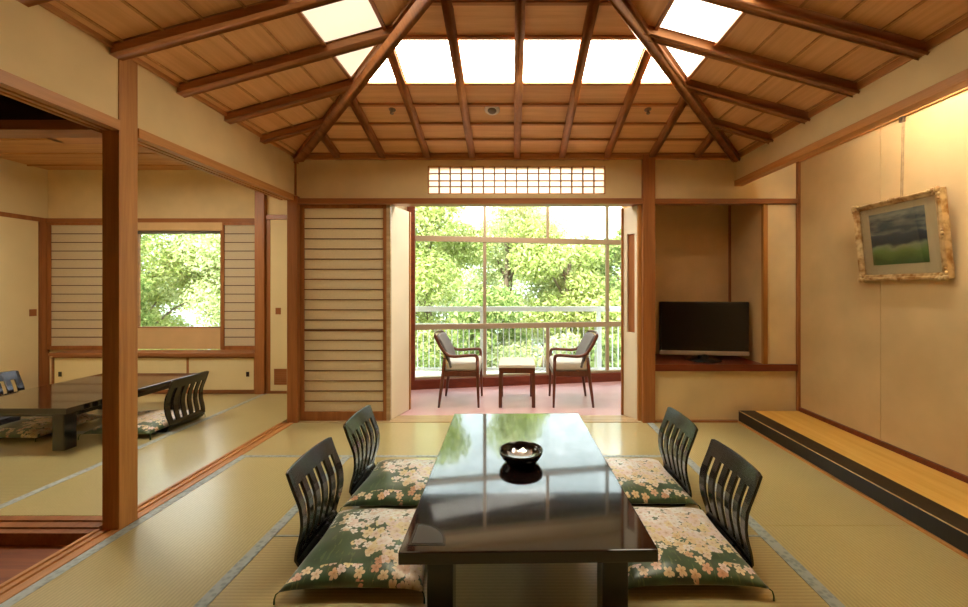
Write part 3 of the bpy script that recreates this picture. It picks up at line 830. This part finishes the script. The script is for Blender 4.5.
def make_chair():
    r = thing('floor_chair', '', 'floor chair')
    o = back_mesh().build('backrest', M['lacq'], r)
    bv = o.modifiers.new('edge', 'BEVEL'); bv.width = .003; bv.segments = 2; bv.limit_method = 'ANGLE'
    MB().box(.012, .46, -.19, .19, .002, .018, .006).build('seat', M['lacq'], r)
    return r
chair0 = make_chair()
def place_chair(x, y, rz, label, group, first=[True]):
    o = chair0 if first[0] else copy_tree(chair0)
    first[0] = False
    o.location = (x, y, 0); o.rotation_euler = (0, 0, rz); o['label'] = label; o['group'] = group
G1, G2 = 'floor chairs around the long table', 'floor chairs around the side-room table'
place_chair(-.89, 1.865, 0, 'black slatted floor chair, left side of the long table, nearer the viewer', G1)
place_chair(-.89, 2.43, 0, 'black slatted floor chair, left side of the long table, nearer the paper screen', G1)
place_chair(.975, 1.84, PI, 'black slatted floor chair, right side of the long table, nearer the viewer', G1)
place_chair(.965, 2.385, PI, 'black slatted floor chair, right side of the long table, nearer the television', G1)
place_chair(-2.86, 3.51, PI, 'black slatted floor chair with its back to the main room at the side-room table', G2)
place_chair(-4.55, 3.52, 0, 'black slatted floor chair on the far left behind the side-room table', G2)

# ------------------------------------------------------------------ cushions
def cushion_mesh(w=.55, h=.085):
    N = 40; t = bmesh.new(); top = []; bot = []
    for i in range(N+1):
        rt, rb_ = [], []
        for j in range(N+1):
            u = -1+2*i/N; v = -1+2*j/N
            # concave edges between pointed corners
            x = u*(1-.085*(1-v*v)*abs(u)**3); y = v*(1-.06*(1-u*u)*abs(v)**3)
            prof = (max(0, 1-u**4)**.55)*(max(0, 1-v**4)**.55)
            wr = .0035*math.sin(9*u+3*v)*prof+.003*math.sin(7*v-4*u)*prof
            corner = (abs(u)*abs(v))**6
            zc = .030-.008*corner
            a = t.verts.new((x*w/2, y*w/2, zc+prof*h*.60+wr))
            rt.append(a)
            if i in (0, N) or j in (0, N): rb_.append(a)
            else: rb_.append(t.verts.new((x*w/2, y*w/2, zc-prof*.029)))
        top.append(rt); bot.append(rb_)
    for i in range(N):
        for j in range(N):
            t.faces.new((top[i][j], top[i+1][j], top[i+1][j+1], top[i][j+1]))
            q = (bot[i][j], bot[i][j+1], bot[i+1][j+1], bot[i+1][j])
            if len(set(q)) == 4 and not all(v in (top[i][j], top[i+1][j], top[i+1][j+1], top[i][j+1]) for v in q): t.faces.new(q)
    bmesh.ops.recalc_face_normals(t, faces=t.faces)
    m = MB(); m._add(t, True); return m
def make_cushion(mt):
    o = cushion_mesh().build('floor_cushion', M[mt])
    for sx in (-1, 1):
        for sy in (-1, 1):
            c = Vector((sx*.272, sy*.272, .022))
            MB().tube([c, c+Vector((sx*.008, sy*.006, -.004)), c+Vector((sx*.012, sy*.009, -.02)), c+Vector((sx*.012, sy*.010, -.038))], [.002, .0025, .003, .004], 6).build('tassel', M['tassel'], o)
    return o
cL, cR = make_cushion('flowL'), make_cushion('flowR')
def place_cushion(o, x, y, label, group, rz=0, z=.0175):
    o.location = (x, y, z); o.rotation_euler = (0, 0, rz)
    tag(o, label, 'cushion', group)
GC, GC2 = 'floral cushions around the long table', 'floral cushions around the side-room table'
place_cushion(cL, -.62, 1.80, 'green floral cushion, left of the long table, the front one nearest the viewer', GC, .01)
place_cushion(copy_tree(cL), -.62, 2.385, 'green floral cushion, left of the long table, the one behind towards the veranda', GC, -.015)
place_cushion(cR, .72, 1.815, 'green floral cushion, right of the long table, the front one nearest the viewer', GC, .0)
place_cushion(copy_tree(cR), .715, 2.405, 'green floral cushion, right of the long table, the one behind towards the television', GC, .02)
place_cushion(copy_tree(cR), -3.14, 3.44, 'floral cushion at the side-room table on the chair near the cedar pillar', GC2)
place_cushion(copy_tree(cL), -4.0, 3.40, 'floral cushion pushed under the side-room table from the far left', GC2, 0, .0005)

# ------------------------------------------------------------------ veranda furniture
def smooth_path(pts, n=8):
    """Catmull-Rom"""
    P = [Vector(p) for p in pts]; P = [P[0]*2-P[1]]+P+[P[-1]*2-P[-2]]; out = []
    for i in range(1, len(P)-2):
        for k in range(n):
            t = k/n
            out.append(.5*((2*P[i])+(P[i+1]-P[i-1])*t+(2*P[i-1]-5*P[i]+4*P[i+1]-P[i+2])*t*t+(3*P[i]-P[i-1]-3*P[i+1]+P[i+2])*t**3))
    out.append(P[-2]); return out
def armchair(label, loc, rz):
    r = thing('armchair', label, 'armchair', loc, rz, 'veranda armchairs')
    for sy in (-1, 1):
        y = sy*.215
        # back leg, front leg
        MB().tube([(-.205, y, 0), (-.19, y, .12), (-.165, y, .30), (-.155, y*.99, .42), (-.15, y*.98, .50)], [.011, .015, .019, .018, .014], 10).build('leg', M['chairw'], r)
        MB().tube([(.195, y, 0), (.19, y, .15), (.185, y, .34), (.183, y, .47)], [.011, .014, .017, .015], 10).build('leg', M['chairw'], r)
        MB().tube(smooth_path([(.183, y, .455), (.180, y, .50), (.155, y, .523), (.05, y, .519), (-.06, y*1.02, .514), (-.13, y*1.02, .540), (-.185, y*1.0, .605), (-.235, y*.96, .70), (-.245, y*.93, .722)], 6), .0165, 10, .9).build('arm', M['chairw'], r)
    MB().box(-.17, .195, -.22, .22, .31, .365, .008).build('seat_frame', M['chairw'], r)
    MB().box(-.165, .20, -.205, .205, .362, .455, .028, 4).build('seat_cushion', M['seatw'], r)
    # curved upholstered back
    def shell(off, th):
        t = bmesh.new(); g = []
        nv, nz = 14, 10
        for i in range(nv+1):
            v = -1+2*i/nv; c = []
            for k in range(nz+1):
                s = k/nz; z = .40+.325*s
                x = -.135-.035*s-.075*s**2 + .05*v*v*(1-.5*s) + off
                c.append(t.verts.new((x, v*(.205-.012*s), z-.012*v*v*s)))
            g.append(c)
        for i in range(nv):
            for k in range(nz): t.faces.new((g[i][k], g[i+1][k], g[i+1][k+1], g[i][k+1]))
        bmesh.ops.recalc_face_normals(t, faces=t.faces)
        bmesh.ops.solidify(t, geom=t.faces[:], thickness=th)
        m = MB(); m._add(t, True); return m
    shell(.012, .022).build('backrest', M['backg'], r)
    shell(-.022, .014).build('back_panel', M['backc'], r)
    MB().tube(smooth_path([(-.245, -.2, .722), (-.262, -.1, .735), (-.268, 0, .738), (-.262, .1, .735), (-.245, .2, .722)], 5), .012, 8).build('top_rail', M['chairw'], r)
    return r
armchair('wooden veranda armchair on the left of the white table, facing right', (-.53, 4.23, 0), 0)
armchair('wooden veranda armchair on the right of the white table, facing left', (.612, 4.23, 0), PI)
tb = thing('side_table', 'small square white-topped table between the two veranda armchairs', 'side table', (.05, 4.225, 0))
MB().box(-.185, .185, -.225, .225, .40, .428, .003).build('table_top', M['whitetop'], tb)
MB().box(-.18, .18, -.22, -.20, .345, .402).box(-.18, .18, .20, .22, .345, .402).box(-.18, -.16, -.2, .2, .345, .402).box(.16, .18, -.2, .2, .345, .402).build('apron', M['chairw'], tb)
for sx in (-1, 1):
    for sy in (-1, 1):
        MB().box(sx*.166-.017, sx*.166+.017, sy*.206-.017, sy*.206+.017, 0, .345, .003).build('leg', M['chairw'], tb)

# ------------------------------------------------------------------ television
tv = thing('television', 'flat black television on the red-brown alcove shelf', 'television', (1.815, 3.80, .515), math.radians(-7))
MB().lathe([(0, 0), (.16, 0), (.165, .006), (.15, .012), (.05, .018), (.04, .06), (0, .06)], n=36).build('stand', M['bezel'], tv)
MB().box(-.40, .40, -.03, .03, .055, .555, .008).box(-.3, .3, .03, .07, .12, .5, .01).build('bezel', M['bezel'], tv)
MB().box(-.382, .382, -.034, -.029, .105, .540).build('screen', M['screen'], tv)
o = MB().box(-.40, .40, -.036, .0, .052, .092, .006).build('speaker_bar', M['silpl'], tv); o['label'] = 'silver speaker strip'

# ------------------------------------------------------------------ framed picture (leans out from the wall)
pic = thing('framed_picture', 'landscape painting in an ornate gilt frame hanging on the tan right wall', 'picture', (2.552, 2.612, 1.255))
tilt = math.atan2(.055, .545)
pic.rotation_euler = (0, -tilt, 0); pic.scale = (.96, .96, .97)
PW, PH = .61, .55
def frame_piece(m, a, c, w, wd):
    pass
fm = MB()
fw = .062
profile = [(0, 0.02), (0, -.022), (.007, -.034), (.016, -.032), (.024, -.022), (.032, -.020), (.040, -.012), (.040, 0.02)]
# mitred frame: four swept sides
def side(p0, p1, inn):
    p0, p1, inn = Vector(p0), Vector(p1), Vector(inn)
    d = (p1-p0).normalized()
    t = bmesh.new()
    A = [t.verts.new(p0+inn*w+d*w+Vector((x, 0, 0))) for w, x in profile]
    B = [t.verts.new(p1+inn*w-d*w+Vector((x, 0, 0))) for w, x in profile]
    for k in range(len(A)-1): t.faces.new((A[k], A[k+1], B[k+1], B[k]))
    t.faces.new((A[-1], A[0], B[0], B[-1]))
    bmesh.ops.recalc_face_normals(t, faces=t.faces)
    fm._add(t)
Y0, Y1 = -PW/2, PW/2
side((0, Y0, 0), (0, Y1, 0), (0, 0, 1)); side((0, Y0, PH), (0, Y1, PH), (0, 0, -1))
side((0, Y0, 0), (0, Y0, PH), (0, 1, 0)); side((0, Y1, 0), (0, Y1, PH), (0, -1, 0))
fm.build('frame', M['gold'], pic)
for (y, z) in ((Y0, 0), (Y1, 0), (Y0, PH), (Y1, PH)):
    orn = MB(); sy = 1 if y < 0 else -1; sz = 1 if z == 0 else -1
    for k, (a, c, r) in enumerate(((.008, .008, .020), (.035, .004, .014), (.004, .035, .014), (.062, .006, .010), (.006, .062, .010), (.03, .03, .012))):
        t = bmesh.new(); bmesh.ops.create_icosphere(t, subdivisions=2, radius=r)
        for v in t.verts: v.co = Vector((v.co.x*.6-.030, v.co.y+y+sy*a, v.co.z+z+sz*c))
        orn._add(t, True)
    orn.build('ornament', M['gold'], pic)
for (y, z) in ((0, .006), (0, PH-.006), (Y0+.006, PH/2), (Y1-.006, PH/2)):
    orn = MB()
    for q in (-1, 0, 1):
        t = bmesh.new(); bmesh.ops.create_icosphere(t, subdivisions=2, radius=.014 if q == 0 else .009)
        for v in t.verts: v.co = Vector((v.co.x*.6-.030, v.co.y+y+(q*.022 if z in (.006, PH-.006) else 0), v.co.z+z+(q*.022 if y else 0)))
        orn._add(t, True)
    orn.build('ornament', M['gold'], pic)
MB().box(-.008, .0, Y0+.036, Y1-.036, .036, PH-.036).build('mount', M['matcard'], pic)
o = MB().box(-.0015, .0015, -.195, .195, -.18, .18).build('painting', M['paint'], pic); o.location = (-.0095, -.0, PH/2+.012)
MB().box(-.0155, -.0135, Y0+.036, Y1-.036, .036, PH-.036).build('glazing', M['pglass'], pic)
MB().box(0, .020, Y0+.01, Y1-.01, .012, PH-.01).build('backing', M['brownz'], pic)
hc = thing('hanging_cord', 'pale hanging strap running from the wall rail down to the framed picture', 'cord', (2.572, 2.63, 1.80))
MB().bar((-.012, -.006, -.10), (0, -.005, .50), .006, .003, (1, 0, 0)).bar((-.012, .006, -.10), (0, .006, .50), .006, .003, (1, 0, 0)).build('strap', M['pale'], hc)
MB().box(-.014, .007, -.012, .017, .49, .53, .003).build('hook', M['chrome'], hc)
struct(MB().box(2.562, 2.58, YF, 3.59, 2.325, 2.355).build('trim_26', M['posty']), 'picture rail on the tan right wall behind the hanging wall', 'trim')

# ------------------------------------------------------------------ outside
rl = thing('balcony_railing', 'white metal railing with thin bars outside the veranda window', 'railing', (0, 5.72, 0))
MB().box(-2.6, 2.9, -.03, .03, .865, .935, .006).build('top_rail', M['railw'], rl)
MB().box(-2.6, 2.9, -.015, .015, .665, .695).build('middle_rail', M['railw'], rl)
MB().box(-2.6, 2.9, -.012, .012, .03, .06).build('bottom_rail', M['railw'], rl)
for k in range(66):
    x = -2.5+.082*k
    MB().box(x-.007, x+.007, -.007, .007, .06, .67).build('baluster', M['railw'], rl)
for x in (-2.1, -.43, 1.24, 2.85):
    MB().box(x-.025, x+.025, -.025, .025, -.02, .90).build('post', M['railw'], rl)
struct(MB().prism([(-2.4, 4.58, -.16), (3.0, 5.55, -.16), (3.0, 5.9, -.16), (-2.7, 5.9, -.16)], (0, 0, .14)).build('ground_balcony', M['slab']), 'pale outdoor balcony slab', 'slab')
struct(MB().prism([(-6.2, 5.02, 2.76), (-2.0, 5.02, 2.76), (-1.95, 4.7, 2.76), (3.2, 5.6, 2.76), (3.2, 6.5, 2.76), (-6.2, 6.3, 2.76)], (0, 0, .1)).build('roof_eave', M['darkwood']), 'eave overhanging the windows outside', 'roof')
# terrain
def terrain():
    t = bmesh.new(); g = []
    rng = np.random.RandomState(3)
    xs = np.linspace(-60, 50, 56); ys = np.concatenate([np.linspace(5.0, 25, 14), np.linspace(30, 90, 14)])
    for x in xs:
        c = []
        for y in ys:
            z = -3.2+.10*max(0, y-9)+.95*max(0, y-34)*(1-.25*math.sin(x*.07))+rng.rand()*.25
            c.append(t.verts.new((x, y, z)))
        g.append(c)
    for i in range(len(xs)-1):
        for j in range(len(ys)-1): t.faces.new((g[i][j], g[i+1][j], g[i+1][j+1], g[i][j+1]))
    bmesh.ops.recalc_face_normals(t, faces=t.faces)
    m = MB(); m._add(t, True); return m
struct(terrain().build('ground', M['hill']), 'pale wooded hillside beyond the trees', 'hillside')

def foliage(rng, blobs, n, size, mat_, parent, name='foliage'):
    blobs = np.array(blobs); wts = blobs[:, 3]**2; wts /= wts.sum()
    idx = rng.choice(len(blobs), n, p=wts)
    d = rng.normal(size=(n, 3)); d /= np.linalg.norm(d, axis=1)[:, None]
    rad = blobs[idx, 3]*(rng.rand(n)**.45)
    c = blobs[idx, :3]+d*rad[:, None]*np.array([1, 1, .75])
    nr = rng.normal(size=(n, 3))+d*.8+np.array([0, 0, .6]); nr /= np.linalg.norm(nr, axis=1)[:, None]
    a = np.cross(nr, rng.normal(size=(n, 3))); a /= np.linalg.norm(a, axis=1)[:, None]
    bb = np.cross(nr, a); s = size*(.6+.8*rng.rand(n))[:, None]
    v = np.stack([c-a*s, c-bb*s*.45+nr*s*.1, c+a*s, c+bb*s*.45+nr*s*.1], 1).reshape(-1, 3)
    me = bpy.data.meshes.new(name)
    me.vertices.add(4*n); me.vertices.foreach_set('co', v.astype(np.float32).ravel())
    me.loops.add(4*n); me.loops.foreach_set('vertex_index', np.arange(4*n, dtype=np.int32))
    me.polygons.add(n); me.polygons.foreach_set('loop_start', np.arange(0, 4*n, 4, dtype=np.int32))
    me.update(calc_edges=True); me.materials.append(mat_)
    o = bpy.data.objects.new(name, me); COL.objects.link(o); o.parent = parent
    return o
def tree(label, x, y, base, h, r, mt, seed, n=9000, size=.13):
    rng = np.random.RandomState(seed)
    t = thing('tree', label, 'tree', (x, y, base), 0, 'trees outside the windows')
    pts = [(0, 0, -.3), (.05*r, .0, h*.3), (-.04*r, .05, h*.55), (.02, 0, h*.85)]
    tk = MB(); tk.tube(smooth_path(pts, 4), [.16-.11*i/12 for i in range(13)], 8)
    blobs = []
    for k in range(16):
        a = rng.rand()*2*PI; zz = h*(.25+.72*rng.rand()); rr = r*(.35+.5*rng.rand())*math.sqrt(max(.15, 1-((zz-h*.55)/(h*.55))**2))
        p = (rr*math.cos(a), rr*math.sin(a), zz); blobs.append((*p, r*(.30+.22*rng.rand())))
        tk.tube([(0, 0, max(.1, zz-h*.22)), (p[0]*.5, p[1]*.5, zz-h*.08), p], [.05, .03, .012], 6)
    tk.build('trunk', M['bark'], t)
    foliage(rng, blobs, n, size, M[mt], t)
    return t
TR = [ # label, x, y, base, h, r, leaf
 ('large spring-green tree seen in the left third of the veranda window', -2.4, 11.5, -2.6, 6.7, 2.1, 'leafA', 9000),
 ('tall leafy tree seen beside the left bar of the veranda window', -.1, 13.5, -2.6, 7.0, 2.2, 'leafC', 9000),
 ('darker bushy tree low behind the left veranda armchair', -1.0, 9.6, -3.0, 3.9, 1.5, 'leafB', 6000),
 ('bright tree seen in the middle of the wide veranda pane', 1.7, 11.8, -2.8, 5.9, 2.0, 'leafA', 9000),
 ('leafy tree seen in the right pane of the veranda window', 3.7, 12.6, -2.8, 5.8, 2.0, 'leafB', 8000),
 ('low bush behind the white table through the railing', .7, 8.8, -3.0, 3.2, 1.3, 'leafC', 5000),
 ('low bush behind the right veranda armchair through the railing', 2.4, 9.0, -3.0, 3.3, 1.3, 'leafB', 5000),
 ('tree at the left edge of the veranda window', -4.4, 13.0, -2.8, 6.3, 2.2, 'leafB', 8000),
 ('bright tree filling the left half of the side-room window', -11.3, 12.0, -2.8, 6.8, 2.3, 'leafA', 10000),
 ('pale tree filling the right half of the side-room window', -8.9, 12.8, -2.8, 6.6, 2.3, 'leafC', 10000),
 ('darker bush low in the side-room window', -10.2, 10.0, -3.0, 4.4, 1.5, 'leafB', 6000),
 ('tree beyond the left paper screen of the side room', -13.4, 13.0, -2.8, 6.2, 2.2, 'leafB', 6000),
 ('tall pale tree farther off above the middle of the veranda window', 1.6, 19.5, -2.0, 7.2, 3.0, 'leafC', 8000),
 ('tall tree farther off above the left of the veranda window', -4.2, 20.0, -2.0, 8.2, 3.2, 'leafA', 8000),
 ('tall tree farther off behind the side-room window', -14.5, 20.0, -2.0, 7.4, 3.2, 'leafC', 8000),
 ('tree between the two windows', -6.6, 13.5, -2.8, 6.2, 2.2, 'leafA', 6000),
]
for i, (lab, x, y, bz, h, r, mt, n) in enumerate(TR):
    tree(lab, x, y, bz, h, r, mt, 20+i, int(n*3.2), .062)

struct(MB().box(-5.8, 2.9, -1.6, 4.4, 3.06, 3.14).box(-5.8, 2.9, -1.6, -1.42, -.2, 3.1).box(-5.8, -5.68, -1.6, 2.0, -.2, 3.1).box(2.72, 2.9, -1.6, 4.3, -.2, 3.1).box(-5.8, 2.9, 4.32, 4.4, 2.7, 3.1).box(-5.8, -2.0, 4.3, 5.0, 2.69, 2.75).build('roof', M['darkwood']), 'unseen flat roof added to keep sunlight out of the rooms', 'roof')  # unseen cover with skirts, added to block sun leaking through ceiling gaps
# ------------------------------------------------------------------ light
w = bpy.data.worlds.new('sky'); S.world = w; w.use_nodes = True
bg = w.node_tree.nodes['Background']
bg.inputs[0].default_value = (.86, .94, 1.0, 1); bg.inputs[1].default_value = 3.0
sun = bpy.data.lights.new('sun', 'SUN'); sun.energy = 7.5; sun.angle = math.radians(3); sun.color = (1, .95, .85)
so = bpy.data.objects.new('sun', sun); COL.objects.link(so)
so.rotation_euler = (math.radians(38), 0, math.radians(-25))   # sun behind the house, shining onto the trees

pl = bpy.data.lights.new('transom_backlight', 'AREA'); pl.energy = 19; pl.color = (1, .93, .84); pl.shape = 'RECTANGLE'; pl.size = 1.8; pl.size_y = .4  # unseen area light, added to brighten the transom paper from behind
po = bpy.data.objects.new('transom_backlight', pl); COL.objects.link(po); po.location = (.05, 4.02, 2.60)
# ------------------------------------------------------------------ camera
cam = bpy.data.cameras.new('camera'); co = bpy.data.objects.new('camera', cam); COL.objects.link(co)
co.location = (0, 0, 1.2); co.rotation_euler = (PI/2, 0, 0)
cam.sensor_width = 36; cam.lens = 400/968*36
cam.shift_x = -(512-484)/968; cam.shift_y = -(303.5-288)/968
cam.clip_start = .02; cam.clip_end = 500
S.camera = co
S.view_settings.view_transform = 'Standard'; S.view_settings.look = 'None'
S.view_settings.gamma = 1; S.view_settings.exposure = 1.3; S.view_settings.use_curve_mapping = False
S.cycles.max_bounces = 12; S.cycles.diffuse_bounces = 6; S.cycles.transparent_max_bounces = 16
